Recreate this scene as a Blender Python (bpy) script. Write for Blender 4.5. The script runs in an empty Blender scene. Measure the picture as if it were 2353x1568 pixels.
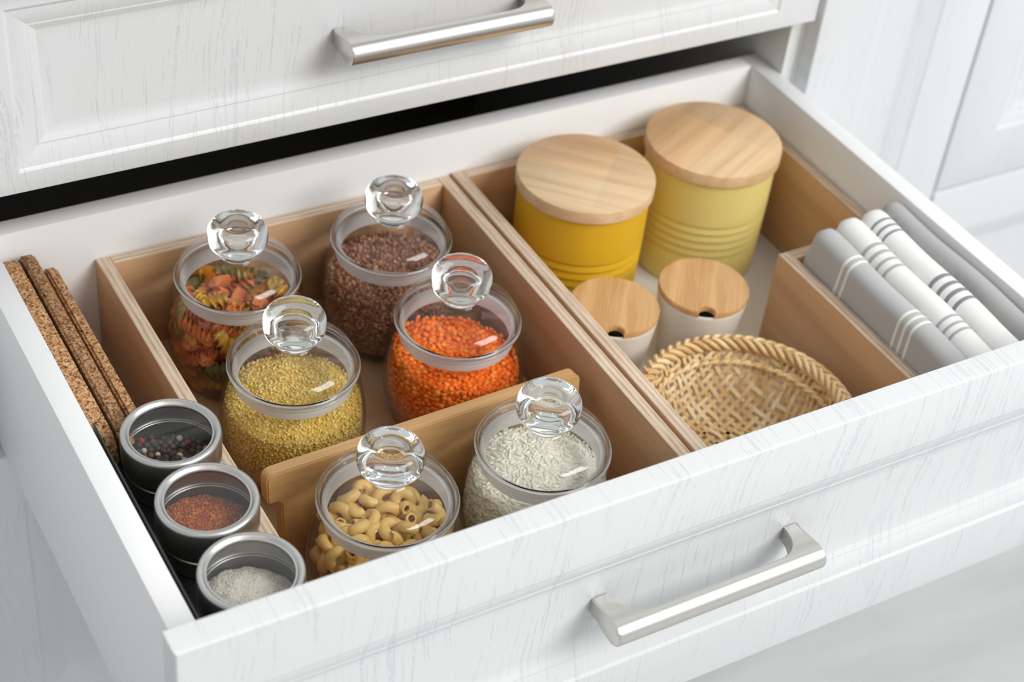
import bpy, bmesh, math, random
import numpy as np
from mathutils import Vector, Matrix, Euler
random.seed(7); RNG = np.random.default_rng(11)
scene = bpy.context.scene
COL = scene.collection
PI = math.pi

# ------------------------------------------------------------------ camera, world, lights, exposure
def aim(o, target, pos):
    o.location = pos
    o.rotation_euler = (Vector(target) - Vector(pos)).to_track_quat('-Z', 'Y').to_euler()

cd = bpy.data.cameras.new('camera'); cam = bpy.data.objects.new('camera', cd); COL.objects.link(cam)
cd.sensor_width = 36.0; cd.sensor_fit = 'HORIZONTAL'; cd.lens = 61.2576
cd.clip_start = 0.05
cam.matrix_world = Matrix(((0.866341, 0.251081, -0.431754, -0.624482), (-0.490076, 0.594064, -0.637897, -1.095312), (0.096326, 0.764229, 0.637711, 0.785306), (0.0, 0.0, 0.0, 1.0)))
cd.dof.use_dof = True; cd.dof.focus_distance = 1.27; cd.dof.aperture_fstop = 5.4
scene.camera = cam

world = bpy.data.worlds.new('daylight'); scene.world = world; world.use_nodes = True
bg = world.node_tree.nodes['Background']
bg.inputs[0].default_value = (0.95, 0.975, 1.0, 1); bg.inputs[1].default_value = 0.62

def area(name, pos, target, sx, sy, power, color):
    ld = bpy.data.lights.new(name, 'AREA'); ld.shape = 'RECTANGLE'; ld.size = sx; ld.size_y = sy
    ld.energy = power; ld.color = color
    o = bpy.data.objects.new(name, ld); COL.objects.link(o); aim(o, target, pos); return o
area('window_daylight', (2.35, -3.6, 3.35), (0.0, -0.2, -0.1), 3.2, 2.8, 268, (1.0, 0.998, 0.985))
def lamp(pos, power):                                    # small warm ceiling spots of the kitchen
    ld = bpy.data.lights.new('ceiling_lamp', 'POINT'); ld.energy = power; ld.color = (1.0, .72, .38); ld.shadow_soft_size = .035
    o = bpy.data.objects.new('ceiling_lamp', ld); COL.objects.link(o); o.location = pos
for lx, ly in ((-1.5, -1.6), (-.7, -2.1), (.35, -2.3)): lamp((lx, ly, 1.75), 7)

scene.view_settings.view_transform = 'Standard'; scene.view_settings.look = 'None'
scene.view_settings.gamma = 1.0; scene.view_settings.use_curve_mapping = False
scene.view_settings.exposure = 0.0
cy = scene.cycles
cy.max_bounces = 14; cy.transparent_max_bounces = 32; cy.transmission_bounces = 12; cy.glossy_bounces = 6; cy.diffuse_bounces = 5
cy.caustics_reflective = False; cy.caustics_refractive = False; cy.use_denoising = True
cy.sample_clamp_indirect = 6.0

# ------------------------------------------------------------------ materials
class NT:
    def __init__(s, name):
        s.m = bpy.data.materials.new(name); s.m.use_nodes = True
        s.t = s.m.node_tree; s.p = s.t.nodes['Principled BSDF']; s.out = s.t.nodes['Material Output']
    def n(s, typ, **kw):
        o = s.t.nodes.new(typ)
        for k, v in kw.items():
            if k[0] == 'i' and k[1:].isdigit(): o.inputs[int(k[1:])].default_value = v
            elif k in o.inputs: o.inputs[k].default_value = v
            else: setattr(o, k, v)
        return o
    def l(s, a, b): s.t.links.new(a, b)
    def coord(s, scale=(1, 1, 1), rot=(0, 0, 0), loc=(0, 0, 0), kind='Object'):
        c = s.n('ShaderNodeTexCoord'); m = s.n('ShaderNodeMapping')
        m.inputs['Scale'].default_value = scale; m.inputs['Location'].default_value = loc
        src = c.outputs[kind]
        if any(rot):                                     # turn first, stretch afterwards
            r = s.n('ShaderNodeMapping'); r.inputs['Rotation'].default_value = rot; s.l(src, r.inputs[0]); src = r.outputs[0]
        s.l(src, m.inputs[0]); return m.outputs[0]
    def noise(s, vec, scale=5, detail=3, rough=.5, dist=0):
        o = s.n('ShaderNodeTexNoise'); o.inputs['Scale'].default_value = scale; o.inputs['Detail'].default_value = detail
        o.inputs['Roughness'].default_value = rough; o.inputs['Distortion'].default_value = dist
        s.l(vec, o.inputs['Vector']); return o.outputs['Fac']
    def ramp(s, fac, stops, interp='LINEAR'):
        o = s.n('ShaderNodeValToRGB'); e = o.color_ramp.elements; o.color_ramp.interpolation = interp
        while len(e) < len(stops): e.new(.5)
        for el, (p, c) in zip(e, stops):
            el.position = p; el.color = (c, c, c, 1) if isinstance(c, (int, float)) else (*c, 1)
        s.l(fac, o.inputs[0]); return o.outputs[0]
    def math(s, op, a, b=None, clamp=False):
        o = s.n('ShaderNodeMath', operation=op); o.use_clamp = clamp
        for i, v in enumerate((a, b)):
            if v is None: continue
            if isinstance(v, (int, float)): o.inputs[i].default_value = v
            else: s.l(v, o.inputs[i])
        return o.outputs[0]
    def mix(s, fac, a, b, mode='MIX'):
        o = s.n('ShaderNodeMix', data_type='RGBA', blend_type=mode)
        for i, v in ((0, fac), (6, a), (7, b)):
            if isinstance(v, (int, float)): o.inputs[i].default_value = v
            elif isinstance(v, tuple): o.inputs[i].default_value = (*v, 1)
            else: s.l(v, o.inputs[i])
        return o.outputs[2]
    def bump(s, h, strength=.2, dist=.001):
        o = s.n('ShaderNodeBump'); o.inputs['Strength'].default_value = strength; o.inputs['Distance'].default_value = dist
        s.l(h, o.inputs['Height']); s.l(o.outputs[0], s.p.inputs['Normal']); return o
    def set(s, color=None, rough=None, metal=None, spec=None, **kw):
        for k, v in (('Base Color', color), ('Roughness', rough), ('Metallic', metal), ('Specular IOR Level', spec)):
            if v is None: continue
            if isinstance(v, tuple): s.p.inputs[k].default_value = (*v, 1)
            elif isinstance(v, (int, float)): s.p.inputs[k].default_value = v
            else: s.l(v, s.p.inputs[k])
        for k, v in kw.items(): s.p.inputs[k].default_value = v
        return s.m

def mat_plain(name, color, rough=.5, metal=0., **kw):
    return NT(name).set(color, rough, metal, **kw)

def mat_white_grain(name, base=(.672, .69, .699), strength=.4, seed=0.0):
    t = NT(name)
    c = t.n('ShaderNodeTexCoord')
    wob = t.noise(t.coord((5, 0, 3), loc=(seed, 0, seed)), 1.0, 2)              # slow wander of the pores sideways
    wx = t.math('MULTIPLY', t.math('SUBTRACT', wob, .5), .10)
    sep = t.n('ShaderNodeSeparateXYZ'); t.l(c.outputs['Object'], sep.inputs[0])
    x = t.math('ADD', t.math('ADD', sep.outputs[0], wx), seed)
    def lay(kx, kz, det, extra=0.0):
        cb = t.n('ShaderNodeCombineXYZ')
        t.l(t.math('ADD', t.math('MULTIPLY', x, kx), extra), cb.inputs[0]); t.l(t.math('MULTIPLY', sep.outputs[2], kz), cb.inputs[2])
        t.l(t.math('MULTIPLY', sep.outputs[1], kz * .4), cb.inputs[1])
        return t.noise(cb.outputs[0], 1.0, det, .6)
    clus = lay(13, 3.5, 2.0)
    dash = lay(640, 170, 1.0)
    thr = t.math('SUBTRACT', .80, t.math('MULTIPLY', clus, .36))
    fine = t.math('MULTIPLY', t.math('SUBTRACT', lay(640, 19, 2.0), thr), 12, clamp=True)
    wide = t.math('MULTIPLY', t.math('SUBTRACT', lay(270, 7, 2.0, 40), thr), 12, clamp=True)
    line = t.math('MAXIMUM', fine, wide)
    line = t.math('MULTIPLY', line, t.math('MULTIPLY', t.math('SUBTRACT', dash, .35), 6, clamp=True))
    dark = tuple(v * k for v, k in zip(base, (.76, .79, .82)))
    col = t.mix(t.math('MULTIPLY', line, .43), base, dark)
    t.bump(t.math('SUBTRACT', 1.0, line), strength, .0006)
    return t.set(col, .34, 0, .45)

def mat_wood(name, c_dark, c_light, axis='y', scale=1.0, rough=.45, pores=.5, plank=None, rot=0.0, loc=(0, 0, 0), bump=.12):
    """straight-grained wood, grain along the object's own axis"""
    t = NT(name)
    s = {'x': (3, 42, 42), 'y': (42, 3, 42), 'z': (42, 42, 3)}[axis]
    v = t.coord(tuple(k * scale for k in s), (0, 0, rot), loc)
    a = t.noise(v, 1.0, 5, .6, .6)
    s2 = {'x': (14, 420, 420), 'y': (420, 14, 420), 'z': (420, 420, 14)}[axis]
    b = t.noise(t.coord(tuple(k * scale for k in s2), (0, 0, rot), loc), 1.0, 2, .6)
    f = t.math('ADD', t.math('MULTIPLY', a, 1 - pores * .5), t.math('MULTIPLY', b, pores * .5))
    col = t.ramp(f, [(.30, c_dark), (.50, tuple((p + q) / 2 for p, q in zip(c_dark, c_light))), (.68, c_light)])
    if plank:                                           # glued staves: each stave its own tone
        w = t.n('ShaderNodeTexWhiteNoise', noise_dimensions='2D')
        sep = t.n('ShaderNodeSeparateXYZ'); t.l(t.coord((1, 1, 1), (0, 0, rot)), sep.inputs[0])
        other, along = (1, 0) if axis == 'x' else (0, 1)
        cb = t.n('ShaderNodeCombineXYZ')
        t.l(t.math('FLOOR', t.math('MULTIPLY', t.math('ADD', sep.outputs[other], .0061), 1 / plank)), cb.inputs[0])
        t.l(t.math('FLOOR', t.math('MULTIPLY', t.math('ADD', sep.outputs[along], .212), 1 / .23)), cb.inputs[1])
        t.l(cb.outputs[0], w.inputs[0])
        tone = t.ramp(w.outputs[0], [(0, (.82, .74, .66)), (.5, (1, 1, .97)), (1, (1.0, .86, .74))])
        col = t.mix(1.0, col, tone, 'MULTIPLY')
    t.bump(f, bump, .0006)
    return t.set(col, rough, 0, .4)

def mat_ply_edge(name):
    t = NT(name)
    sep = t.n('ShaderNodeSeparateXYZ'); t.l(t.coord(), sep.inputs[0])
    wv = t.math('SINE', t.math('MULTIPLY', sep.outputs[0], 2 * PI / .0046))
    n = t.noise(t.coord((300, 30, 300)), 1, 2)
    f = t.math('ADD', t.math('MULTIPLY', wv, .20), n)
    col = t.ramp(f, [(.2, (.46, .335, .23)), (.5, (.63, .49, .365)), (.85, (.72, .59, .465))])
    t.bump(n, .2, .0005)
    return t.set(col, .6, 0, .3)

def mat_cork(name, tone=1.0):
    t = NT(name)
    v = t.coord()
    vo = t.n('ShaderNodeTexVoronoi'); vo.inputs['Scale'].default_value = 560; vo.inputs['Randomness'].default_value = 1
    wv = t.noise(v, 160, 3)
    mv = t.n('ShaderNodeVectorMath', operation='ADD'); sc = t.n('ShaderNodeVectorMath', operation='SCALE'); sc.inputs['Scale'].default_value = .006
    nz = t.n('ShaderNodeTexNoise'); nz.inputs['Scale'].default_value = 120; t.l(v, nz.inputs['Vector']); t.l(nz.outputs['Color'], sc.inputs[0])
    t.l(v, mv.inputs[0]); t.l(sc.outputs[0], mv.inputs[1]); t.l(mv.outputs[0], vo.inputs['Vector'])
    sepc = t.n('ShaderNodeSeparateColor'); t.l(vo.outputs['Color'], sepc.inputs[0])
    k = lambda c: tuple(x * tone for x in c)
    col = t.ramp(sepc.outputs[0], [(0, k((.19, .085, .036))), (.2, k((.34, .175, .078))), (.6, k((.47, .265, .13))), (1, k((.62, .40, .22)))])
    pits = t.ramp(t.noise(v, 420, 3, .6), [(.36, (.25, .16, .11)), (.46, (1, 1, 1))])
    col = t.mix(1.0, col, pits, 'MULTIPLY')
    t.bump(t.math('ADD', sepc.outputs[1], wv), .5, .0012)
    return t.set(col, .85, 0, .2)

def mat_thin_glass(name, tint=(.99, .99, .988), edge=(.80, .83, .83), refl=.9):
    """wall glass: light passes straight through, reflects more and darkens towards grazing angles"""
    t = NT(name); t.t.nodes.remove(t.p)
    lw = t.n('ShaderNodeLayerWeight'); lw.inputs['Blend'].default_value = .5
    f = lw.outputs['Facing']
    r = t.math('ADD', .03, t.math('MULTIPLY', t.math('POWER', f, 3.2), refl * .75))
    tc = t.mix(t.math('POWER', f, 3.0), tint, edge)
    tr = t.n('ShaderNodeBsdfTransparent'); t.l(tc, tr.inputs[0])
    gl = t.n('ShaderNodeBsdfGlossy'); gl.inputs['Roughness'].default_value = .03
    mx = t.n('ShaderNodeMixShader'); t.l(r, mx.inputs[0]); t.l(tr.outputs[0], mx.inputs[1]); t.l(gl.outputs[0], mx.inputs[2])
    t.l(mx.outputs[0], t.out.inputs[0]); return t.m

def mat_solid_glass(name, tint=(.985, .995, .99), ior=1.45):
    t = NT(name); t.t.nodes.remove(t.p)
    g = t.n('ShaderNodeBsdfGlass'); g.inputs['Color'].default_value = (*tint, 1); g.inputs['IOR'].default_value = ior; g.inputs['Roughness'].default_value = 0.0
    t.l(g.outputs[0], t.out.inputs[0]); return t.m

def mat_seal(name):
    t = NT(name); t.t.nodes.remove(t.p)
    tr = t.n('ShaderNodeBsdfTransparent'); tr.inputs[0].default_value = (.95, .96, .97, 1)
    df = t.n('ShaderNodeBsdfDiffuse'); df.inputs[0].default_value = (.94, .94, .94, 1)
    tl = t.n('ShaderNodeBsdfTranslucent'); tl.inputs[0].default_value = (.9, .9, .9, 1)
    a = t.n('ShaderNodeMixShader', i0=.45); t.l(df.outputs[0], a.inputs[1]); t.l(tl.outputs[0], a.inputs[2])
    b = t.n('ShaderNodeMixShader', i0=.25); t.l(a.outputs[0], b.inputs[1]); t.l(tr.outputs[0], b.inputs[2])
    t.l(b.outputs[0], t.out.inputs[0]); return t.m

def mat_attr(name, rough=.5, spec=.4, sss=0, bump=0):
    t = NT(name); a = t.n('ShaderNodeAttribute', attribute_name='tone')
    if bump: t.bump(t.noise(t.coord(), 900, 2), bump, .0004)
    m = t.set(a.outputs['Color'], rough, 0, spec)
    if sss:
        t.p.inputs['Subsurface Weight'].default_value = sss; t.p.inputs['Subsurface Radius'].default_value = (.002, .0015, .001)
        t.p.inputs['Subsurface Scale'].default_value = 1.0
    return m

def mat_towel(name, base, stripe, spans, weave='plain', scale=900):
    """woven cotton; stripes are given as spans along the towel's own y axis"""
    t = NT(name)
    sep = t.n('ShaderNodeSeparateXYZ'); t.l(t.coord(), sep.inputs[0]); y = sep.outputs[1]; x = sep.outputs[0]; z = sep.outputs[2]
    fac = None
    for a, b in spans:
        u = t.math('MULTIPLY', t.math('MULTIPLY', t.math('SUBTRACT', y, a), 1600, clamp=True), t.math('MULTIPLY', t.math('SUBTRACT', b, y), 1600, clamp=True), clamp=True)
        fac = u if fac is None else t.math('MAXIMUM', fac, u)
    across = t.math('ADD', x, t.math('MULTIPLY', z, .8))
    sy = t.math('SINE', t.math('MULTIPLY', y, 2 * PI / .0016)); sx = t.math('SINE', t.math('MULTIPLY', across, 2 * PI / .0016))
    if weave == 'herringbone':
        tri = t.math('ABSOLUTE', t.math('SUBTRACT', t.math('FRACT', t.math('MULTIPLY', across, 1 / .0075)), .5))
        h = t.math('SINE', t.math('MULTIPLY', t.math('ADD', y, t.math('MULTIPLY', tri, .009)), 2 * PI / .0026))
    else:
        h = t.math('MULTIPLY', sx, sy)
    shade = t.math('ADD', 1.0, t.math('MULTIPLY', h, .07))
    base_c = t.n('ShaderNodeRGB'); base_c.outputs[0].default_value = (*base, 1)
    col = base_c.outputs[0] if fac is None else t.mix(fac, base, stripe)
    v = t.n('ShaderNodeVectorMath', operation='SCALE'); t.l(col, v.inputs[0]); t.l(shade, v.inputs['Scale'])
    t.bump(h, .25, .0004)
    m = t.set(v.outputs[0], .9, 0, .1); t.p.inputs['Sheen Weight'].default_value = .2
    return m

M = {}
M['foil'] = mat_white_grain('white_grained_foil')
M['foil_next'] = mat_white_grain('white_grained_foil_next', (.655, .675, .687), .25, seed=3.7)
M['lacquer'] = mat_plain('white_drawer_board', (.79, .80, .81), .45)
M['lacquer_in'] = mat_plain('drawer_floor_board', (.74, .735, .715), .5)
M['carcass'] = mat_plain('cabinet_board', (.72, .735, .74), .5)
M['gap_shade'] = mat_plain('board_gap_shade', (.16, .155, .15), .7)  # cabinet board coloured dark, so the shade inside the gap is painted in
M['runner'] = mat_plain('runner_steel', (.45, .46, .47), .4, .9)
M['counter'] = mat_plain('worktop_stone', (.62, .62, .61), .4)
M['kick'] = mat_plain('kick_board', (.7, .71, .72), .5)
t = NT('brushed_nickel')
b = t.noise(t.coord((8, 700, 700)), 1, 2)
t.bump(b, .04, .0003); M['nickel'] = t.set((.67, .655, .62), .34, 1.0)
t = NT('brushed_steel')
b = t.noise(t.coord((60, 60, 1200)), 1, 2); t.bump(b, .05, .0003)
M['steel'] = t.set((.56, .56, .55), .36, 1.0)
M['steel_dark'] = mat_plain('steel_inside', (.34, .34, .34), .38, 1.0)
M['tray'] = mat_plain('black_steel_sheet', (.035, .037, .035), .3, .3)
M['glass'] = mat_thin_glass('jar_glass')
M['glass_lid'] = mat_thin_glass('lid_glass', (.99, .99, .99), (.93, .94, .94))
M['glass_rim'] = mat_thin_glass('rim_glass', (.97, .98, .98), (.50, .54, .55))
M['glass_solid'] = mat_solid_glass('thick_glass')
M['window'] = mat_thin_glass('clear_tin_window', (.97, .97, .97), (.85, .85, .85), .45)
M['seal'] = mat_seal('milky_seal')
M['ply'] = mat_wood('birch_ply', (.49, .285, .145), (.69, .45, .265), 'y', .55, .5, .35)
M['ply_edge'] = mat_ply_edge('ply_edge')
M['bamboo'] = mat_wood('bamboo', (.50, .275, .105), (.70, .44, .205), 'x', 1.2, .4, .7)
M['lid_wood_a'] = mat_wood('rubberwood_pale', (.54, .345, .175), (.85, .67, .46), 'x', .62, .42, .45, .041, math.radians(46), bump=.05)
M['lid_wood_b'] = mat_wood('rubberwood_warm', (.53, .32, .155), (.84, .63, .40), 'x', .62, .42, .45, .055, math.radians(-25), bump=.05)
M['lid_bamboo'] = mat_wood('lid_bamboo', (.46, .235, .085), (.72, .46, .22), 'x', 1.5, .42, .75, rot=math.radians(-52), bump=.05)
M['yellow'] = mat_plain('mustard_enamel', (.68, .41, .018), .42)
M['pale_yellow'] = mat_plain('pale_lemon_enamel', (.76, .64, .225), .42)
M['ceramic'] = mat_plain('off_white_ceramic', (.72, .675, .615), .38)
M['cork'] = [mat_cork('cork_a', 1.12), mat_cork('cork_b', .80), mat_cork('cork_c', 1.1)]  # middle tone darkened to stand in for the shade between the boards
t = NT('wicker'); n1 = t.noise(t.coord(), 60, 3); n2 = t.n('ShaderNodeObjectInfo')
f = t.math('ADD', t.math('MULTIPLY', n1, .6), t.math('MULTIPLY', n2.outputs['Random'], .4))
M['wicker'] = t.set(t.ramp(f, [(.2, (.54, .33, .13)), (.5, (.74, .535, .27)), (.8, (.85, .71, .47))]), .55, 0, .3)
t = NT('floor_laminate'); n1 = t.noise(t.coord((2.2, 9, 2)), 1, 5, .6)
M['floor'] = t.set(t.ramp(n1, [(.3, (.43, .435, .44)), (.7, (.55, .555, .56))]), .5, 0, .4)
M['grain'] = mat_attr('dry_grain', .6, .3)
M['rice'] = mat_attr('rice_grain', .45, .4, .25)
M['pepper'] = None

# ------------------------------------------------------------------ mesh helpers
def link(o, parent=None):
    COL.objects.link(o)
    if parent is not None: o.parent = parent
    return o
def finish(name, me, mats, parent=None, loc=(0, 0, 0), rot=(0, 0, 0), smooth=True, sharp=35):
    if not isinstance(mats, (list, tuple)): mats = [mats]
    for m in mats: me.materials.append(m)
    if smooth and len(me.polygons):
        me.polygons.foreach_set('use_smooth', [True] * len(me.polygons))
        if sharp: me.set_sharp_from_angle(angle=math.radians(sharp))
    me.update()
    o = bpy.data.objects.new(name, me); o.location = loc; o.rotation_euler = rot
    return link(o, parent)
def from_bm(name, bm, mats, parent=None, **kw):
    me = bpy.data.meshes.new(name); bm.to_mesh(me); bm.free()
    return finish(name, me, mats, parent, **kw)
def from_data(name, v, f, mats, parent=None, **kw):
    me = bpy.data.meshes.new(name); me.from_pydata([tuple(map(float, p)) for p in v], [], [tuple(map(int, q)) for q in f]); me.validate()
    return finish(name, me, mats, parent, **kw)
def box_bm(lo, hi, bevel=.001, seg=2):
    bm = bmesh.new(); bmesh.ops.create_cube(bm, size=1)
    for v in bm.verts:
        v.co = Vector([(lo[i] + hi[i]) / 2 + v.co[i] * (hi[i] - lo[i]) for i in range(3)])
    if bevel: bmesh.ops.bevel(bm, geom=list(bm.edges), offset=bevel, segments=seg, profile=.5, affect='EDGES')
    return bm
def box(name, lo, hi, mat, parent=None, bevel=.001, origin=None, rot=(0, 0, 0)):
    o = Vector(origin) if origin else Vector([(a + b) / 2 for a, b in zip(lo, hi)])
    bm = box_bm([a - c for a, c in zip(lo, o)], [a - c for a, c in zip(hi, o)], bevel)
    return from_bm(name, bm, mat, parent, loc=o, rot=rot)
def lathe_bm(prof, seg=64, cap=False):
    bm = bmesh.new(); rings = []
    for r, z in prof:
        if r < 1e-6: rings.append([bm.verts.new((0, 0, z))])
        else: rings.append([bm.verts.new((r * math.cos(2 * PI * k / seg), r * math.sin(2 * PI * k / seg), z)) for k in range(seg)])
    for a, b in zip(rings, rings[1:]):
        for k in range(seg):
            k2 = (k + 1) % seg
            if len(a) == 1 and len(b) == 1: continue
            if len(a) == 1: bm.faces.new((a[0], b[k2], b[k]))
            elif len(b) == 1: bm.faces.new((a[k], a[k2], b[0]))
            else: bm.faces.new((a[k], a[k2], b[k2], b[k]))
    bmesh.ops.recalc_face_normals(bm, faces=bm.faces)
    return bm
def lathe(name, prof, mat, parent=None, seg=64, sharp=40, **kw):
    return from_bm(name, lathe_bm(prof, seg), mat, parent, sharp=sharp, **kw)
def smooth_prof(pts, n=6, closed=False):
    """Catmull-Rom through profile points"""
    out = []; N = len(pts)
    for i in range(N if closed else N - 1):
        if closed: p0, p1, p2, p3 = (pts[(i + k) % N] for k in (-1, 0, 1, 2))
        else: p0, p1, p2, p3 = pts[max(i - 1, 0)], pts[i], pts[i + 1], pts[min(i + 2, N - 1)]
        for j in range(n):
            s = j / n
            out.append(tuple(.5 * (2 * b + (c - a) * s + (2 * a - 5 * b + 4 * c - d) * s * s + (3 * b - a - 3 * c + d) * s ** 3) for a, b, c, d in zip(p0, p1, p2, p3)))
    out.append(pts[0] if closed else pts[-1])
    return [(max(p[0], 0.0),) + tuple(p[1:]) for p in out]
def sweep(path, ring, closed_ring=True, caps=True):
    """rings of points -> verts, faces; path is a list of rings (each a list of 3D points)"""
    v = [p for r in path for p in r]; n = len(path[0]); f = []
    for i in range(len(path) - 1):
        for k in range(n if closed_ring else n - 1):
            k2 = (k + 1) % n
            f.append((i * n + k, i * n + k2, (i + 1) * n + k2, (i + 1) * n + k))
    if caps:
        f.append(tuple(reversed(range(n)))); f.append(tuple((len(path) - 1) * n + k for k in range(n)))
    return v, f
def empty(name, loc=(0, 0, 0), rot=(0, 0, 0), parent=None):
    o = bpy.data.objects.new(name, None); o.location = loc; o.rotation_euler = rot; o.empty_display_size = .02
    return link(o, parent)
def tag(o, label, cat, group=None, kind=None):
    o['label'] = label; o['category'] = cat
    if group: o['group'] = group
    if kind: o['kind'] = kind
    return o
def thing(name, label, cat, loc=(0, 0, 0), rot=(0, 0, 0), group=None):
    return tag(empty(name, loc, rot), label, cat, group)

# ------------------------------------------------------------------ panel fronts, handles
def panel_front(name, x0, x1, z0, z1, yb, yf, mat, parent, rails, depth=.0098, cove=.030):
    """board with a recessed panel: rails = (left, right, bottom, top); front face at yf looking to -y"""
    L, Rr, B, T = rails
    rings = []                                           # (inset l, r, b, t, y)
    def ring(k, y): rings.append((k, k, k, k, y))
    ring(0, yb); ring(0, yf + .0026); ring(.0004, yf + .0014); ring(.0011, yf + .0005); ring(.0024, yf)
    def rr(k, y): rings.append((L + k, Rr + k, B + k, T + k, y))
    rr(-.0018, yf); rr(-.0004, yf + .0007); rr(.0008, yf + .0016); rr(.0030, yf + .0021)
    ch = cove * .52
    rr(ch, yf + depth * .66); rr(ch + .0006, yf + depth * .66 - .0001); rr(ch + .0012, yf + depth * .66 - .0002)
    for j in range(1, 7):
        s = j / 6; rr(ch + .0012 + (cove - ch - .0012) * s, yf + depth * .66 - .0002 + (depth * .34 + .0002) * math.sin(s * PI / 2) ** 1.15)
    v = []; f = []
    for l, r, b, t_, y in rings:
        v += [(x0 + l, y, z0 + b), (x1 - r, y, z0 + b), (x1 - r, y, z1 - t_), (x0 + l, y, z1 - t_)]
    for i in range(len(rings) - 1):
        for k in range(4):
            k2 = (k + 1) % 4; f.append((i * 4 + k, i * 4 + k2, i * 4 + 4 + k2, i * 4 + 4 + k))
    n = len(rings) - 1; f.append((n * 4, n * 4 + 1, n * 4 + 2, n * 4 + 3)); f.append((3, 2, 1, 0))
    return from_data(name, v, f, mat, parent, sharp=24)

def bow_handle(parent, x0, x1, zc, ywall, name='handle'):
    """flat-ended bow pull: half-round bar that flares back into two posts"""
    P, bar, post, fil = .0385, .0118, .0120, .0225
    W = x1 - x0; st = [(0, 0, .90), (.0007, 0, .985), (.0025, 0, 1), (.007, 0, 1), (post, 0, 1)]
    for u in (.02, .06, .12, .2, .32, .46, .62, .8, 1.0):
        st.append((post + fil * u, -(P - bar) * math.sqrt(1 - (1 - u) ** 2), 1))
    st.append((W * .5, -(P - bar), 1))
    st += [(W - x, y, k) for x, y, k in reversed(st[:-1])]
    def hh(y):                                           # half height: full at the bar, slimmer towards the wall
        u = min(1, max(0, (-y - .006) / (P - bar - .008))); u = u * u * (3 - 2 * u)
        return .0070 + .0029 * u
    rings = []
    for x, yb_, k in st:
        half = []
        for j in range(9):                               # rounded front
            a = PI / 2 * j / 8; half.append((-P + .0095 * (1 - math.sin(a)) + (1 - k) * .006, .0099 * k * math.cos(a) if j < 8 else 0))
        half = half[::-1]
        yr = -P + .0095 + .0002
        for j in range(1, 7):
            y = yr + (yb_ - .0009 - yr) * j / 6 if yb_ - .0009 > yr else yr + .0002 * j
            half.append((y, hh(y) * k))
        half.append((half[-1][0] + .0009, half[-1][1] - .0010)); half.append((half[-1][0] + .0001, 0))
        ring = half + [(y, -z) for y, z in reversed(half[1:-1])]
        rings.append([(x0 + x, ywall + y, zc + z) for y, z in ring])
    v, f = sweep(rings, len(rings[0]))
    return from_data(name, v, f, M['nickel'], parent, sharp=42)

# ------------------------------------------------------------------ setting
box('floor', (-3.2, -3.5, -.74), (3.4, 1.2, -.70), M['floor'], bevel=0)['kind'] = 'structure'
w = box('wall_back', (-3.2, .62, -.70), (3.4, .72, 1.9), mat_plain('wall_paint', (.78, .79, .8), .7), bevel=0); w['kind'] = 'structure'

# ------------------------------------------------------------------ cabinets
FY = -.0192
cab = thing('kitchen_cabinet', 'white grained drawer cabinet with one drawer pulled out full of jars', 'cabinet')
for s in (-1, 1):
    a, b = sorted((s * .3885, s * .4022)); box('side_panel', (a, 0, -.62), (b, .56, .18), M['carcass'], cab, .0006)
box('back_panel', (-.388, .552, -.62), (.388, .56, .18), M['gap_shade'], cab, .0004)
box('bottom_panel', (-.388, .001, -.636), (.388, .552, -.62), M['gap_shade'], cab, .0006)
box('top_panel', (-.388, .001, .166), (.388, .552, .18), M['carcass'], cab, .0006)
box('kick_board', (-.40, .04, -.70), (.40, .055, -.637), M['kick'], cab, .0006)
# closed upper drawer
ud = panel_front('drawer', -.3985, .3985, .003, .178, -.0005, FY, M['foil'], cab, (.0475, .0485, .0205, .0215))
ud['label'] = 'closed upper drawer'
box('drawer_bottom', (-.37, 0, .020), (.37, .50, .032), M['gap_shade'], ud, .0006)
bow_handle(ud, -.0950, .0868, .0812, FY + .0098)
# third drawer below
ld3 = panel_front('drawer', -.4230, .3985, -.632, -.2565, -.0005, FY, M['foil_next'], cab, (.0475, .0485, .055, .055))
ld3['label'] = 'closed bottom drawer'
bow_handle(ld3, -.09, .09, -.42, FY + .0098)
# the open drawer
od = panel_front('drawer', -.4056, .3985, -.2462, -.0098, -.4498, -.4692, M['foil'], cab, (.0485, .0485, .0600, .0550))
od['label'] = 'open drawer holding jars, boxes and towels'
for s in (-1, 1):
    a, b = sorted((s * .3693, s * .3876)); box('side_panel', (a, -.4497, -.252), (b, .0411, -.0622), M['lacquer'], od, .0009)
box('back_panel', (-.3692, .0228, -.252), (.3692, .0411, -.0622), M['lacquer'], od, .0009)
box('bottom_panel', (-.3692, -.4497, -.214), (.3692, .0228, -.206), M['lacquer_in'], od, .0003)
bow_handle(od, -.1015, .0768, -.1205, -.4692 + .0098)

# neighbours
nb = thing('door_cabinet', 'narrow white cabinet with a tall panelled door right of the drawers', 'cabinet')
box('body', (.4030, 0, -.636), (.6270, .56, .18), M['carcass'], nb, .0006)
dr = panel_front('door', .4062, .6262, -.632, .178, -.0005, FY, M['foil_next'], nb, (.0655, .0655, .0655, .0655), .0098, .030)
box('kick_board', (.403, .04, -.70), (.627, .055, -.637), M['kick'], nb, .0006)
rb = thing('drawer_cabinet', 'white panelled drawer cabinet at the far right edge of the picture', 'cabinet')
box('body', (.6280, 0, -.636), (1.330, .56, .18), M['carcass'], rb, .0006)
d1 = panel_front('drawer', .6295, 1.3285, -.2520, .178, -.0005, FY, M['foil_next'], rb, (.0665, .0665, .0665, .0665), .0098, .030)
d2 = panel_front('drawer', .6295, 1.3285, -.632, -.2550, -.0005, FY, M['foil_next'], rb, (.0665, .0665, .0665, .0665), .0098, .030)
for d, z in ((d1, -.04), (d2, -.44)): bow_handle(d, .89, 1.07, z, FY + .0098)
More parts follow.
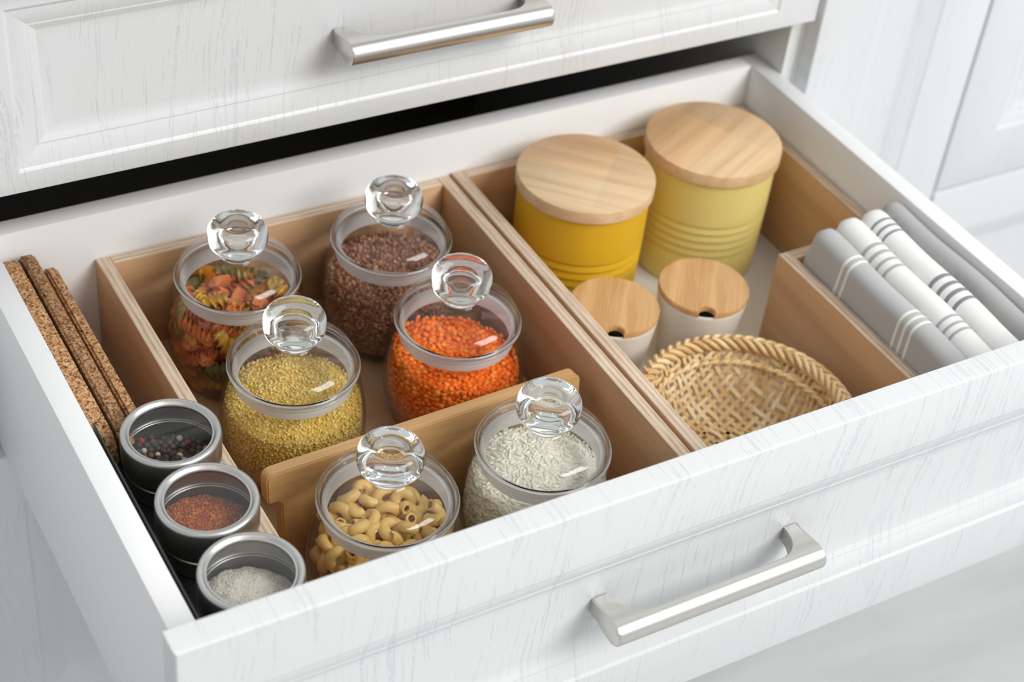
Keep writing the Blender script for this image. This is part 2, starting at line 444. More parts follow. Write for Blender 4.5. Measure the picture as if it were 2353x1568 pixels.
box('kick_board', (.628, .04, -.70), (1.33, .055, -.637), M['kick'], rb, .0006)
lb = thing('door_cabinet', 'white panelled cabinet left of the open drawer, mostly out of the picture', 'cabinet')
box('body', (-.872, 0, -.636), (-.4050, .56, .18), M['carcass'], lb, .0006)
panel_front('door', -.871, -.4260, -.632, .178, -.0005, FY, M['foil_next'], lb, (.0655, .0655, .0655, .0655), .0098, .030)
box('kick_board', (-.852, .04, -.70), (-.404, .055, -.637), M['kick'], lb, .0006)
tag(box('countertop', (-.86, -.035, .181), (1.34, .60, .219), M['counter'], None, .003), 'pale stone countertop lying over the white cabinets', 'countertop')

# ------------------------------------------------------------------ plywood organiser boxes
ZF = -.206                                               # drawer floor
def ply_panel(name, parent, cx, cy_, length, z0, z1, along_x, th=.0115):
    bm = box_bm((-th / 2, -length / 2, z0), (th / 2, length / 2, z1), .0007, 2)
    for f in bm.faces:
        if abs(f.normal.z) > .7: f.material_index = 1
    return from_bm(name, bm, [M['ply'], M['ply_edge']], parent, loc=(cx, cy_, 0), rot=(0, 0, PI / 2 if along_x else 0))
def ply_box(label, x0, x1, y0, y1, h, bottom, group=None):
    t_ = thing('organiser_box', label, 'box', ((x0 + x1) / 2, (y0 + y1) / 2, ZF), group=group)
    w, d, th = x1 - x0, y1 - y0, .0115
    for s in (-1, 1):
        ply_panel('side_panel', t_, s * (w / 2 - th / 2), 0, d, 0, h, False)
        ply_panel('end_panel', t_, 0, s * (d / 2 - th / 2), w - 2 * th - .0004, 0, h, True)
    if bottom:
        bm = box_bm((-w / 2 + th, -d / 2 + th, .0005), (w / 2 - th, d / 2 - th, .006), .0003)
        from_bm('bottom_panel', bm, M['ply'], t_)
    return t_
ply_box('long open plywood box holding the six glass jars', -.2873, .0405, -.4440, .0215, .100, True)
ply_box('open plywood box holding the yellow canisters, cups and basket', .0428, .3680, -.4440, .0215, .102, False)
ply_box('small plywood box holding four folded kitchen towels', .2535, .3562, -.4310, -.1930, .101, False)

# ------------------------------------------------------------------ jars
JZ = -.2000
BODY_OUT = smooth_prof([(.0400, .0), (.0470, .0018), (.0510, .0085), (.0548, .021), (.0578, .037), (.0578, .050), (.0560, .066), (.0530, .081), (.0508, .091), (.0505, .0970)], 4)
def body_r(z, off=.0024):
    for (r0, z0), (r1, z1) in zip(BODY_OUT, BODY_OUT[1:]):
        if z0 <= z <= z1 and z1 > z0: return r0 + (r1 - r0) * (z - z0) / (z1 - z0) - off
    return (BODY_OUT[0][0] if z < 0 else BODY_OUT[-1][0]) - off
body_prof = [(0, 0)] + BODY_OUT + [(.0494, .0978), (.0482, .0970)] + [(body_r(z), z) for z in np.linspace(.094, .008, 18)] + [(.040, .0062), (.02, .0056), (0, .0054)]
base_prof = [(0.0, .0003)] + [(r - .0003, z + .0003) for r, z in BODY_OUT if z < .0085]
flange_prof = smooth_prof([(.0484, .0995), (.0500, .0989), (.0512, .0994), (.0516, .1006), (.0512, .1019), (.0498, .1025), (.0486, .1018)], 3, True)
dome_out = smooth_prof([(.0492, .1028), (.0490, .1062), (.0476, .1102), (.0441, .1140), (.0385, .1170), (.0300, .1196), (.0222, .1213), (.0174, .1223), (.0154, .1236)], 4)
dome_prof = dome_out + [(.0135, .1230)] + [(r - .0012, z - .0020) for r, z in reversed(dome_out[:-2])]
knob_low = [(0, .1222), (.0110, .1222), (.0154, .1232), (.0149, .1246), (.0150, .1262), (.0170, .1286), (.0208, .1308), (.0234, .1348), (.0243, .1408)]
knob_dimple = smooth_prof(knob_low + [(.0238, .1462), (.0215, .1506), (.0178, .1530), (.0150, .1532), (.0125, .1520), (.0085, .1494), (.0042, .1480), (0, .1476)], 4)
knob_round = smooth_prof(knob_low + [(.0237, .1468), (.0208, .1518), (.0145, .1550), (.0070, .1565), (0, .1569)], 4)
seal_prof = [(.0428, .0850), (.0466, .0850), (.0469, .0893), (.0463, .0908), (.0469, .0923), (.0463, .0938), (.0469, .0968), (.0466, .0972), (.0436, .0972), (.0432, .0962), (.0428, .0850)]
def mesh_of(bm, name):
    me = bpy.data.meshes.new(name); bm.to_mesh(me); bm.free(); return me
JAR_ME = {}
def jar(label, x, y, dimple=True):
    t_ = thing('glass_jar', label, 'jar', (x, y, JZ), (0, 0, x * 40), 'glass storage jars in the plywood box')
    lathe('body', body_prof, M['glass'], t_, 72)
    lathe('base', base_prof, M['glass_lid'], t_, 72)
    lid = lathe('lid', dome_prof, M['glass_lid'], t_, 72)
    lathe('rim', flange_prof, M['glass_solid'], lid, 96)
    lathe('knob', knob_dimple if dimple else knob_round, M['glass_solid'], lid, 64, 60)
    lathe('seal', seal_prof, M['seal'], lid, 72)
    return t_
JARS = {
 'fusilli': (-.1918, -.0490), 'bulgur': (-.1955, -.1681), 'seeds': (-.0536, -.0515),
 'lentils': (-.0524, -.1690), 'macaroni': (-.1936, -.3273), 'rice': (-.0641, -.3257)}
jar('glass jar with knob lid filled with tricolour fusilli pasta', *JARS['fusilli'])
jar('glass jar with knob lid filled with yellow bulgur grain', *JARS['bulgur'], dimple=False)
jar('glass jar with knob lid filled with dark brown seeds', *JARS['seeds'])
jar('glass jar with knob lid filled with orange lentils', *JARS['lentils'], dimple=False)
jar('glass jar with knob lid filled with hollow curled macaroni', *JARS['macaroni'])
jar('glass jar with knob lid filled with white rice', *JARS['rice'])

# ---- contents
def ico(sub, scale=(1, 1, 1), jit=0.0):
    bm = bmesh.new(); bmesh.ops.create_icosphere(bm, subdivisions=sub, radius=1)
    v = np.array([q.co[:] for q in bm.verts]); f = np.array([[q.index for q in p.verts] for p in bm.faces]); bm.free()
    if jit: v = v * (1 + jit * RNG.uniform(-1, 1, (len(v), 1)))
    return v * np.array(scale), f
def capsule(l, r, seg=6):
    pr = [(-1, 0), (-.8, .62), (-.35, .95), (.25, 1), (.75, .72), (1, 0)]
    v = [(-l, 0, 0)]; f = []
    for a, k in pr[1:-1]:
        for j in range(seg): v.append((a * l, k * r * math.cos(2 * PI * j / seg), k * r * .85 * math.sin(2 * PI * j / seg)))
    v.append((l, 0, 0)); n = len(v) - 1
    for j in range(seg):
        j2 = (j + 1) % seg
        f.append((0, 1 + j2, 1 + j)); f.append((n, n - seg + j, n - seg + j2))
        for i in range(len(pr) - 3):
            a = 1 + i * seg
            f.append((a + j, a + j2, a + seg + j2)); f.append((a + j, a + seg + j2, a + seg + j))
    return np.array(v), np.array(f)
def rand_rot(n):
    q = RNG.normal(size=(n, 4)); q /= np.linalg.norm(q, axis=1)[:, None]
    w, x, y, z = q.T
    return np.stack([np.stack([1 - 2 * (y * y + z * z), 2 * (x * y - w * z), 2 * (x * z + w * y)], -1),
                     np.stack([2 * (x * y + w * z), 1 - 2 * (x * x + z * z), 2 * (y * z - w * x)], -1),
                     np.stack([2 * (x * z - w * y), 2 * (y * z + w * x), 1 - 2 * (x * x + y * y)], -1)], 1)
def tri_mesh(name, V, F, tones, mat, parent=None, loc=(0, 0, 0), smooth=True):
    me = bpy.data.meshes.new(name); nv, nf = len(V), len(F)
    me.vertices.add(nv); me.vertices.foreach_set('co', np.ascontiguousarray(V, dtype=np.float32).ravel())
    me.loops.add(nf * 3); me.loops.foreach_set('vertex_index', np.ascontiguousarray(F, dtype=np.int32).ravel())
    me.polygons.add(nf); me.polygons.foreach_set('loop_start', np.arange(0, nf * 3, 3, dtype=np.int32))
    me.update(calc_edges=True)
    at = me.color_attributes.new('tone', 'FLOAT_COLOR', 'POINT')
    at.data.foreach_set('color', np.concatenate([tones, np.ones((nv, 1))], 1).astype(np.float32).ravel())
    return finish(name, me, mat, parent, loc, smooth=smooth, sharp=None)
def scatter(pts, nrm, templ, size, palette, weights=None, tilt=None):
    """grains at pts: arrays of verts, faces, tones; tilt = how far they may turn out of the heap's skin"""
    tv, tf = templ; n = len(pts)
    if tilt is None: R_ = rand_rot(n)
    else:
        z = nrm + tilt * RNG.normal(size=(n, 3)); z /= np.linalg.norm(z, axis=1)[:, None]
        x = np.cross(z, RNG.normal(size=(n, 3))); x /= np.linalg.norm(x, axis=1)[:, None]
        R_ = np.stack([x, np.cross(z, x), z], 2)
    s = size * RNG.uniform(.84, 1.14, n)
    V = np.einsum('nij,vj->nvi', R_, tv) * s[:, None, None] + pts[:, None, :]
    F = tf[None] + (np.arange(n) * len(tv))[:, None, None]
    pal = np.array(palette); idx = RNG.choice(len(pal), n, p=weights)
    T = np.clip(pal[idx] * RNG.uniform(.90, 1.10, (n, 1)), 0, 1)
    T = np.repeat(T, len(tv), 0)
    return V.reshape(-1, 3), F.reshape(-1, 3), T
def fill_surface(top, rin, zb, n_side, n_top, depth):
    """points on and just under the skin of a poured heap: side against the wall plus top"""
    th = RNG.uniform(0, 2 * PI, n_side); u = RNG.uniform(0, 1, n_side)
    rim = np.array([top(rin(.09) * math.cos(a), rin(.09) * math.sin(a)) for a in th])
    z = zb + u * (rim - zb); r = np.array([rin(k) for k in z]) - RNG.uniform(0, depth, n_side)
    a = np.stack([r * np.cos(th), r * np.sin(th), z], 1)
    th = RNG.uniform(0, 2 * PI, n_top); rr_ = np.sqrt(RNG.uniform(0, 1, n_top))
    zz = []; xs = []
    for t_, q in zip(th, rr_):
        R_ = rin(.09) * q; x, y = R_ * math.cos(t_), R_ * math.sin(t_); z_ = top(x, y)
        k = min(1.0, rin(z_) / rin(.09)) if z_ > 0 else 1
        xs.append((x * k, y * k, z_ - RNG.uniform(0, depth)))
    na = np.stack([a[:, 0], a[:, 1], 0 * a[:, 0]], 1); na /= np.linalg.norm(na, axis=1)[:, None]
    return np.concatenate([a, np.array(xs)]), np.concatenate([na, np.tile([[0, 0, 1.0]], (n_top, 1))])
def thin_out(pts, nrm, dmin):
    """keep only grains that do not sit inside one another"""
    cells = {}; keep = []
    for i, (x, y, z) in enumerate(pts.tolist()):
        kx, ky, kz = int(x // dmin), int(y // dmin), int(z // dmin); ok = True
        for a in (kx - 1, kx, kx + 1):
            for b in (ky - 1, ky, ky + 1):
                for c in (kz - 1, kz, kz + 1):
                    for q in cells.get((a, b, c), ()):
                        if (q[0] - x) ** 2 + (q[1] - y) ** 2 + (q[2] - z) ** 2 < dmin * dmin: ok = False; break
                    if not ok: break
                if not ok: break
            if not ok: break
        if ok: cells.setdefault((kx, ky, kz), []).append((x, y, z)); keep.append(i)
    return pts[keep], nrm[keep]
def core_mesh(top, rin, zb, off, seg=48, nz=12, nr=10):
    v = [(0, 0, zb)]; 
    for i in range(nz + 1):
        for k in range(seg):
            a = 2 * PI * k / seg; zt = top(rin(.09) * math.cos(a), rin(.09) * math.sin(a)) - off
            z = zb + (zt - zb) * i / nz; r = rin(z) - off
            v.append((r * math.cos(a), r * math.sin(a), z))
    for j in range(1, nr):
        q = 1 - j / nr
        for k in range(seg):
            a = 2 * PI * k / seg; zt0 = top(rin(.09) * math.cos(a), rin(.09) * math.sin(a)) - off
            r = (rin(zt0) - off) * q; x, y = r * math.cos(a), r * math.sin(a)
            v.append((x, y, top(x, y) - off))
    v.append((0, 0, top(0, 0) - off)); n = len(v) - 1; f = []
    for k in range(seg):
        k2 = (k + 1) % seg; f.append((0, 1 + k2, 1 + k))
        for i in range(nz + nr - 1):
            a = 1 + i * seg; f += [(a + k, a + k2, a + seg + k2), (a + k, a + seg + k2, a + seg + k)]
        a = 1 + (nz + nr - 1) * seg; f.append((a + k, a + k2, n))
    return np.array(v), np.array(f)
def pour(name, label, cat, loc, top, rin, zb, n_side, n_top, depth, templ, size, palette, weights, core_tone, mat, tilt=None, sink=.40, dmin=0):
    pts, nrm = fill_surface(top, rin, zb, n_side, n_top, depth)
    if dmin: pts, nrm = thin_out(pts, nrm, dmin)
    V, F, T = scatter(pts, nrm, templ, size, palette, weights, tilt)
    cv, cf = core_mesh(top, rin, zb, depth * sink)
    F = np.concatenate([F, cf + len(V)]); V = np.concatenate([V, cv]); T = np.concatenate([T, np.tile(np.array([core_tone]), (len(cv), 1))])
    o = tri_mesh(name, V, F, T, mat, None, loc)
    return tag(o, label, cat, None, 'stuff')
def jar_in(g): return lambda z: body_r(max(z, .004)) - g
def mound(h, sx=0, sy=0, m=0.0, bump=0.0, seed=0):
    def f(x, y):
        r2 = (x * x + y * y) / .05 ** 2
        return h + sx * x + sy * y + m * (1 - r2) + bump * (math.sin(x * 170 + seed) * math.cos(y * 150 + seed * 2) )
    return f
JL = lambda k: (JARS[k][0], JARS[k][1], JZ)
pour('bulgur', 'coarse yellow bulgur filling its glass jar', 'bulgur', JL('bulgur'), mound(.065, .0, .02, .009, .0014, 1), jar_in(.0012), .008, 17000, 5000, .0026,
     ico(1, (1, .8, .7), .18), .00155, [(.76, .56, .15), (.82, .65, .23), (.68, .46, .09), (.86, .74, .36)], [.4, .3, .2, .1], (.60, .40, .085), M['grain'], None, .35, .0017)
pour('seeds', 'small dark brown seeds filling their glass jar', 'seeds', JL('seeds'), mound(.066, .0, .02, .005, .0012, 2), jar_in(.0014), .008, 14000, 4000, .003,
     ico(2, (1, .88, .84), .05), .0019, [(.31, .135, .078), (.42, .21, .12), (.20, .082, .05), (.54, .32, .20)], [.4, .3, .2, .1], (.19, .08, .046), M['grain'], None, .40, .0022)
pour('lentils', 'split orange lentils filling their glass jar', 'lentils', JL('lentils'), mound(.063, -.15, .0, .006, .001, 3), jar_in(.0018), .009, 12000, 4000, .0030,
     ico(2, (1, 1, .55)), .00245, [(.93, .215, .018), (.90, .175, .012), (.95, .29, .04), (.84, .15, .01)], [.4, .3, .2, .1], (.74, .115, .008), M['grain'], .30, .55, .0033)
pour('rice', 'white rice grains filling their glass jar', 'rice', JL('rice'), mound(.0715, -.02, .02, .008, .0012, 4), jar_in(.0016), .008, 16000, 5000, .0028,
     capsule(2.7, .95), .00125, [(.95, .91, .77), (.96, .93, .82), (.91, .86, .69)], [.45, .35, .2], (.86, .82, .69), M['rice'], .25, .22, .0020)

# ---- pasta pieces
def tube_helix(R_, pitch, turns, ro, ri, n=22, seg=10):
    V = []; F = []
    rings = []
    for i in range(n):
        t_ = i / (n - 1); a = t_ * turns * 2 * PI
        c = Vector((R_ * math.cos(a), R_ * math.sin(a), pitch * turns * (t_ - .5)))
        tan = Vector((-R_ * math.sin(a), R_ * math.cos(a), pitch / (2 * PI))).normalized()
        n1 = Vector((math.cos(a), math.sin(a), 0)); n2 = tan.cross(n1)
        rings.append((c, n1, n2))
    for rad in (ro, ri):
        for c, n1, n2 in rings:
            for k in range(seg):
                b = 2 * PI * k / seg
                rr_ = rad * (1.035 if (k % 2 == 0 and rad == ro) else 1)
                V.append(c + (n1 * math.cos(b) + n2 * math.sin(b)) * rr_)
    o = n * seg
    for i in range(n - 1):
        for k in range(seg):
            k2 = (k + 1) % seg; a = i * seg
            F.append((a + k, a + seg + k, a + seg + k2, a + k2)); F.append((o + a + k, o + a + k2, o + a + seg + k2, o + a + seg + k))
    for k in range(seg):
        k2 = (k + 1) % seg; F.append((k, k2, o + k2, o + k)); e = (n - 1) * seg; F.append((e + k, o + e + k, o + e + k2, e + k2))
    return V, F
def fusillo(L=.036, turns=2.1, n=34):
    seg = 15; rings = []
    for i in range(n):
        t_ = i / (n - 1); a0 = t_ * turns * 2 * PI; r = []
        for k in range(seg):
            b = 2 * PI * k / seg
            lob = max(0, math.cos(3 * b)) ** .8
            rad = .0014 + .0056 * lob ** 1.25
            r.append(((t_ - .5) * L, rad * math.cos(b + a0), rad * math.sin(b + a0)))
        rings.append(r)
    return sweep(rings, seg)
def mesh_data(name, v, f, mat, sharp=50):
    me = bpy.data.meshes.new(name); me.from_pydata([tuple(p) for p in v], [], [tuple(q) for q in f]); me.validate()
    me.materials.append(mat); me.polygons.foreach_set('use_smooth', [True] * len(me.polygons)); me.set_sharp_from_angle(angle=math.radians(sharp)); me.update()
    return me
VIEW = Vector((-.43, -.64, .64)).normalized()            # towards the front left, from where one looks into the drawer
def pasta_points(top, rin, zb, spacing, margin, tries=60000):
    pts = []; grid = {}
    for _ in range(tries):
        z = random.uniform(zb, .095); r = rin(z) - margin
        a = random.uniform(0, 2 * PI); q = r * math.sqrt(random.random()); x, y = q * math.cos(a), q * math.sin(a)
        if z > top(x, y): continue
        key = tuple(int(math.floor(c / spacing)) for c in (x, y, z)); ok = True
        for dx in (-1, 0, 1):
            for dy in (-1, 0, 1):
                for dz in (-1, 0, 1):
                    for p in grid.get((key[0] + dx, key[1] + dy, key[2] + dz), ()):
                        if (p - Vector((x, y, z))).length < spacing: ok = False; break
                    if not ok: break
                if not ok: break
            if not ok: break
        if ok:
            p = Vector((x, y, z)); grid.setdefault(key, []).append(p); pts.append(p)
    return pts
def visible_rank(p, top, rin):
    side = rin(p.z) - math.hypot(p.x, p.y); up = top(p.x, p.y) - p.z
    out = Vector((p.x, p.y, 0)).normalized() if p.length > 0 else Vector((0, 0, 1))
    facing = out.dot(Vector((VIEW.x, VIEW.y, 0)).normalized())
    return min(up, side + (.0 if facing > .05 else .03))
def pasta(name, base, key, top, meshes, spacing, margin, limit_d, cat, group, labels, weights, fit, scale=(.92, 1.06), maxn=250, stuff_label=''):
    bx, by, bz = JL(key); rin = jar_in(.0006)
    pts = pasta_points(top, rin, .010, spacing, margin)
    ranked = sorted(pts, key=lambda p: visible_rank(p, top, rin))
    front = [p for p in ranked if visible_rank(p, top, rin) < limit_d][:maxn]
    rest = [p for p in ranked if p not in front]
    def pose(p):
        for _ in range(40):
            m = Euler((random.uniform(0, 6.28), random.uniform(-.9, .9), random.uniform(0, 6.28))).to_matrix()
            ax = m @ Vector((1, 0, 0))
            ok = all(math.hypot((p + ax * s).x, (p + ax * s).y) < rin(min(max((p + ax * s).z, .006), .094)) - .0055 and (p + ax * s).z > .011 and (p + ax * s).z < top((p + ax * s).x, (p + ax * s).y) + .006 for s in (-fit, fit))
            if ok: return m
        if fit > .01:                                    # lie along the wall
            t_ = Vector((-p.y, p.x, 0)).normalized(); up = Vector((0, 0, 1)); return Matrix((t_, up.cross(t_), up)).transposed()
        return m
    for p in front:
        k = random.choices(range(len(labels)), weights)[0]
        o = bpy.data.objects.new(name, random.choice(meshes[k])); COL.objects.link(o)
        m = pose(p).to_4x4(); m.translation = p + Vector((bx, by, bz)); o.matrix_world = m @ Matrix.Scale(random.uniform(*scale), 4)
        tag(o, labels[k], cat, group)
    V = []; F = []; T = []; n = 0                         # hidden inner pieces, one mass
    Vs = []; Fs = []; mats = [mm[0].materials[0] for mm in meshes]; me = bpy.data.meshes.new(base); mi = []
    for p in rest:
        k = random.choices(range(len(labels)), weights)[0]; src = meshes[k][0]; m = pose(p).to_4x4(); m.translation = p
        Vs += [tuple(m @ q.co) for q in src.vertices]; Fs += [tuple(i + n for i in q.vertices) for q in src.polygons]; mi += [k] * len(src.polygons); n += len(src.vertices)
    me.from_pydata(Vs, [], Fs)
    for m in mats: me.materials.append(m)
    me.polygons.foreach_set('material_index', mi); me.polygons.foreach_set('use_smooth', [True] * len(mi)); me.update()
    o = bpy.data.objects.new(base, me); o.location = (bx, by, bz); COL.objects.link(o)
    tag(o, stuff_label, cat, None, 'stuff')
def mat_pasta(name, c, c2):
    t = NT(name); n = t.noise(t.coord(), 220, 3)
    m = t.set(t.ramp(n, [(.3, c), (.7, c2)]), .42, 0, .4)
    t.p.inputs['Subsurface Weight'].default_value = .0
    return m
fus_cols = [('orange_pasta', (.66, .19, .055), (.78, .27, .09)), ('yellow_pasta', (.72, .45, .06), (.82, .56, .11)), ('green_pasta', (.24, .21, .075), (.33, .29, .12)), ('red_pasta', (.34, .075, .055), (.44, .12, .085)), ('amber_pasta', (.74, .31, .035), (.82, .40, .06))]
fv, ff = fusillo(); fv2, ff2 = fusillo(.030, 1.75)
fm = []
for nm, c1, c2 in fus_cols:
    mm = mat_pasta(nm, c1, c2); fm.append([mesh_data(nm, fv, ff, mm), mesh_data(nm, fv2, ff2, mm)])
pasta('fusilli_pasta', 'fusilli_fill', 'fusilli', mound(.068, .0, .02, .002), fm, .0118, .0062, .0135, 'pasta', 'fusilli in the tricolour pasta jar',
      ['orange red fusilli spiral inside the tricolour pasta jar', 'yellow fusilli spiral inside the tricolour pasta jar', 'grey green fusilli spiral inside the tricolour pasta jar', 'dark red fusilli spiral inside the tricolour pasta jar', 'amber fusilli spiral inside the tricolour pasta jar'],
      [.33, .28, .10, .12, .17], .0120, maxn=170, stuff_label='fusilli packed in the middle of the tricolour pasta jar')
mp = mat_pasta('macaroni_pasta', (.72, .46, .125), (.82, .57, .20))
mv = [mesh_data('macaroni_curl', *tube_helix(.0056, .0085, .95, .0042, .0026), mp), mesh_data('macaroni_curl', *tube_helix(.0062, .0100, .72, .0043, .0027), mp)]
pasta('macaroni_piece', 'macaroni_fill', 'macaroni', mound(.0685, .0, .02, .004), [mv], .0108, .0098, .0130, 'pasta', 'macaroni in the glass jar at the front',
      ['pale yellow curled macaroni tube inside the front left jar'], [1], .004, maxn=200, stuff_label='macaroni packed in the middle of the front left jar')

# ------------------------------------------------------------------ bamboo divider board
bd = thing('bamboo_board', 'bamboo board standing on edge between the jars as a divider', 'board', (-.1235, -.2655, -.2000), (math.radians(-7), 0, math.radians(1.6)))
prof = []
Lb, Hb = .272, .0905
def rc(cx, cz, r, a0, a1, n=5): return [(cx + r * math.cos(a0 + (a1 - a0) * i / n), cz + r * math.sin(a0 + (a1 - a0) * i / n)) for i in range(n + 1)]
h = Lb / 2
prof += [(-h + .011, 0), (h - .011, 0), (h - .011, Hb - .030), (h - .008, Hb - .0265)] + rc(h - .003, Hb - .0235, .003, -PI / 2, 0, 3) + rc(h - .007, Hb - .007, .007, 0, PI / 2) + rc(-h + .007, Hb - .007, .007, PI / 2, PI) + rc(-h + .003, Hb - .0235, .003, PI, 1.5 * PI, 3) + [(-h + .008, Hb - .0265), (-h + .011, Hb - .030)]
bm = bmesh.new(); vs = [bm.verts.new((x, -.0062, z)) for x, z in prof]; fc = bm.faces.new(vs)
ex = bmesh.ops.extrude_face_region(bm, geom=[fc]); bmesh.ops.translate(bm, verts=[g for g in ex['geom'] if isinstance(g, bmesh.types.BMVert)], vec=(0, .0124, 0))
bmesh.ops.recalc_face_normals(bm, faces=bm.faces)
bmesh.ops.bevel(bm, geom=[e for e in bm.edges if abs(e.verts[0].co.y - e.verts[1].co.y) < 1e-6], offset=.0012, segments=2, affect='EDGES')
from_bm('panel', bm, M['bamboo'], bd, sharp=40)

# ------------------------------------------------------------------ canisters and cups
def canister(label, x, y, r, h, mat, lid_mat, rot):
    t_ = thing('canister', label, 'canister', (x, y, ZF), (0, 0, 0), 'yellow canisters with wooden lids')
    rb_ = r * .953; hb = h - .0135
    pr = [(0, 0), (rb_ * .93, 0), (rb_ * .965, .0008), (rb_ * .975, .003)]
    for zc in (.036, .0445, .053, .0615, .070):
        q = rb_ * (.975 + .025 * zc / .075)
        pr += [(q - .0002, zc - .0040), (q - .0013, zc - .0012), (q - .0013, zc), (q + .0001, zc + .0022)]
    pr += [(rb_, h * .60), (rb_, hb - .001), (rb_ - .001, hb), (rb_ - .004, hb), (rb_ - .004, .004), (0, .004)]
    lathe('body', pr, mat, t_, 96, 28)
    lathe('lid', [(0, hb + .0002), (r - .0015, hb + .0002), (r, hb + .0018), (r, h - .0016), (r - .0004, h - .0005), (r - .0014, h), (0, h)], lid_mat, t_, 96, 30)
    return t_
canister('mustard yellow canister with a pale wooden lid', .1338, -.0580, .0621, .131, M['yellow'], M['lid_wood_a'], 0)
canister('pale lemon canister with a two-tone wooden lid, in the back corner', .2745, -.0545, .0632, .131, M['pale_yellow'], M['lid_wood_b'], 0)

def cup(label, x, y, r, h):
    t_ = thing('lidded_cup', label, 'cup', (x, y, ZF), (0, 0, 0), 'ceramic cups with bamboo lids')
    pr = [(0, 0), (r * .72, 0), (r * .755, .0012), (r * .775, .005), (r * .985, h - .003), (r * .985, h - .001), (r * .975, h), (r * .94, h), (r * .92, h - .002), (r * .73, .006), (0, .005)]
    lathe('body', pr, M['ceramic'], t_, 80, 40)
    # lid with a spoon notch in its front edge
    nx, ny = -.50, -.86; nr = .0068; ca = math.atan2(ny, nx); seg = 88
    ring = []
    rl = r * .992
    for k in range(seg):
        a = ca + 2 * PI * (k + .5) / seg; p = Vector((rl * math.cos(a), rl * math.sin(a))); c = Vector((nx, ny)).normalized() * (rl - .0035)
        if (p - c).length >= nr: ring.append(p)
    c = Vector((nx, ny)).normalized() * (rl - .0035)
    a_end = math.atan2(ring[-1].y - c.y, ring[-1].x - c.x); a_st = math.atan2(ring[0].y - c.y, ring[0].x - c.x)
    # walk round the notch on its inner side
    ai = math.atan2(-ny, -nx); d1_ = (ai - a_end) % (2 * PI); d2_ = (a_st - ai) % (2 * PI)
    if d1_ > PI: d1_ -= 2 * PI
    if d2_ > PI: d2_ -= 2 * PI
    for i in range(1, 12):
        s = i / 12; a = a_end + (d1_ * 2 * s if s <= .5 else d1_ + d2_ * (2 * s - 1)); ring.append(c + Vector((math.cos(a), math.sin(a))) * nr)
    bm = bmesh.new(); vs = [bm.verts.new((p.x, p.y, h + .0003)) for p in ring]; f_ = bm.faces.new(vs)
    ex = bmesh.ops.extrude_face_region(bm, geom=[f_]); bmesh.ops.translate(bm, verts=[g for g in ex['geom'] if isinstance(g, bmesh.types.BMVert)], vec=(0, 0, .0052))
    bmesh.ops.recalc_face_normals(bm, faces=bm.faces)
    bmesh.ops.bevel(bm, geom=[e for e in bm.edges if e.verts[0].co.z > h + .004 and e.verts[1].co.z > h + .004], offset=.0008, segments=2, affect='EDGES')
    bmesh.ops.triangulate(bm, faces=[q for q in bm.faces if len(q.verts) > 8])
    from_bm('lid', bm, M['lid_bamboo'], t_, sharp=40)
    return t_
cup('off-white ceramic cup with a notched bamboo lid, beside the partition', .1005, -.1724, .0392, .0708)
cup('off-white ceramic cup with a notched bamboo lid, in front of the pale canister', .1882, -.1800, .0402, .0708)

# ------------------------------------------------------------------ woven basket
bk = thing('woven_basket', 'round woven bamboo basket with a braided rim', 'basket', (.1415, -.3150, ZF), (0, 0, math.radians(20)))
BR, BH = .0800, .0600
def bowl(s):
    """arc length from the centre -> radius, height, normal (r,z)"""
    flat, rad = .040, .028
    if s <= flat: return s, .0025, (0, 1)
    ang = math.radians(62); arc = rad * ang; u = s - flat
    if u <= arc:
        a = u / rad; return flat + rad * math.sin(a), .0025 + rad * (1 - math.cos(a)), (-math.sin(a), math.cos(a))
    q = u - arc; return flat + rad * math.sin(ang) + q * math.cos(ang), .0025 + rad * (1 - math.cos(ang)) + q * math.sin(ang), (-math.sin(ang), math.cos(ang))
SM = .040 + .028 * math.radians(62) + .0460
def bowl_pt(u, v, off):
    s = math.hypot(u, v); a = math.atan2(v, u); r, z, (nr_, nz_) = bowl(s)
    return Vector(((r + nr_ * off) * math.cos(a), (r + nr_ * off) * math.sin(a), z + nz_ * off))
SP = .0074; ns = int(SM / SP)
for d in (0, 1):
    for i in range(-ns, ns + 1):
        u = i * SP; vmax = math.sqrt(max(0, SM * SM - u * u))
        if vmax < .012: continue
        n = max(8, int(vmax * 2 / .0034)); rings = []
        for k in range(n + 1):
            v_ = -vmax + 2 * vmax * k / n
            ph = (v_ / SP + (i if d == 0 else -i) + (1 if d else -1)) * PI / 2                       # two over, two under
            off = .00115 * max(-1, min(1, 1.6 * math.sin(ph))) * (1 if d == 0 else 1)
            w_ = .0019; th = .0005
            r = []
            for (du, o_) in ((-w_, -th), (w_, -th), (w_, th), (-w_, th)):
                r.append(bowl_pt(u + du, v_, off + o_) if d == 0 else bowl_pt(v_, u + du, off + o_))
            rings.append(r)
        v, f = sweep(rings, 4); from_data('strand', v, f, M['wicker'], bk, sharp=50)
rr0, rz0, _ = bowl(SM)
def tube_path(pts, rads, seg=7, flat=1.0):
    rings = []
    for i, p in enumerate(pts):
        tan = (pts[min(i + 1, len(pts) - 1)] - pts[max(i - 1, 0)]).normalized(); up = Vector((0, 0, 1))
        n1 = tan.cross(up); n1 = n1.normalized() if n1.length > 1e-4 else Vector((1, 0, 0)); n2 = tan.cross(n1)
        rings.append([p + (n1 * math.cos(2 * PI * k / seg) + n2 * math.sin(2 * PI * k / seg) * flat) * rads[i] for k in range(seg)])
    return sweep(rings, seg)
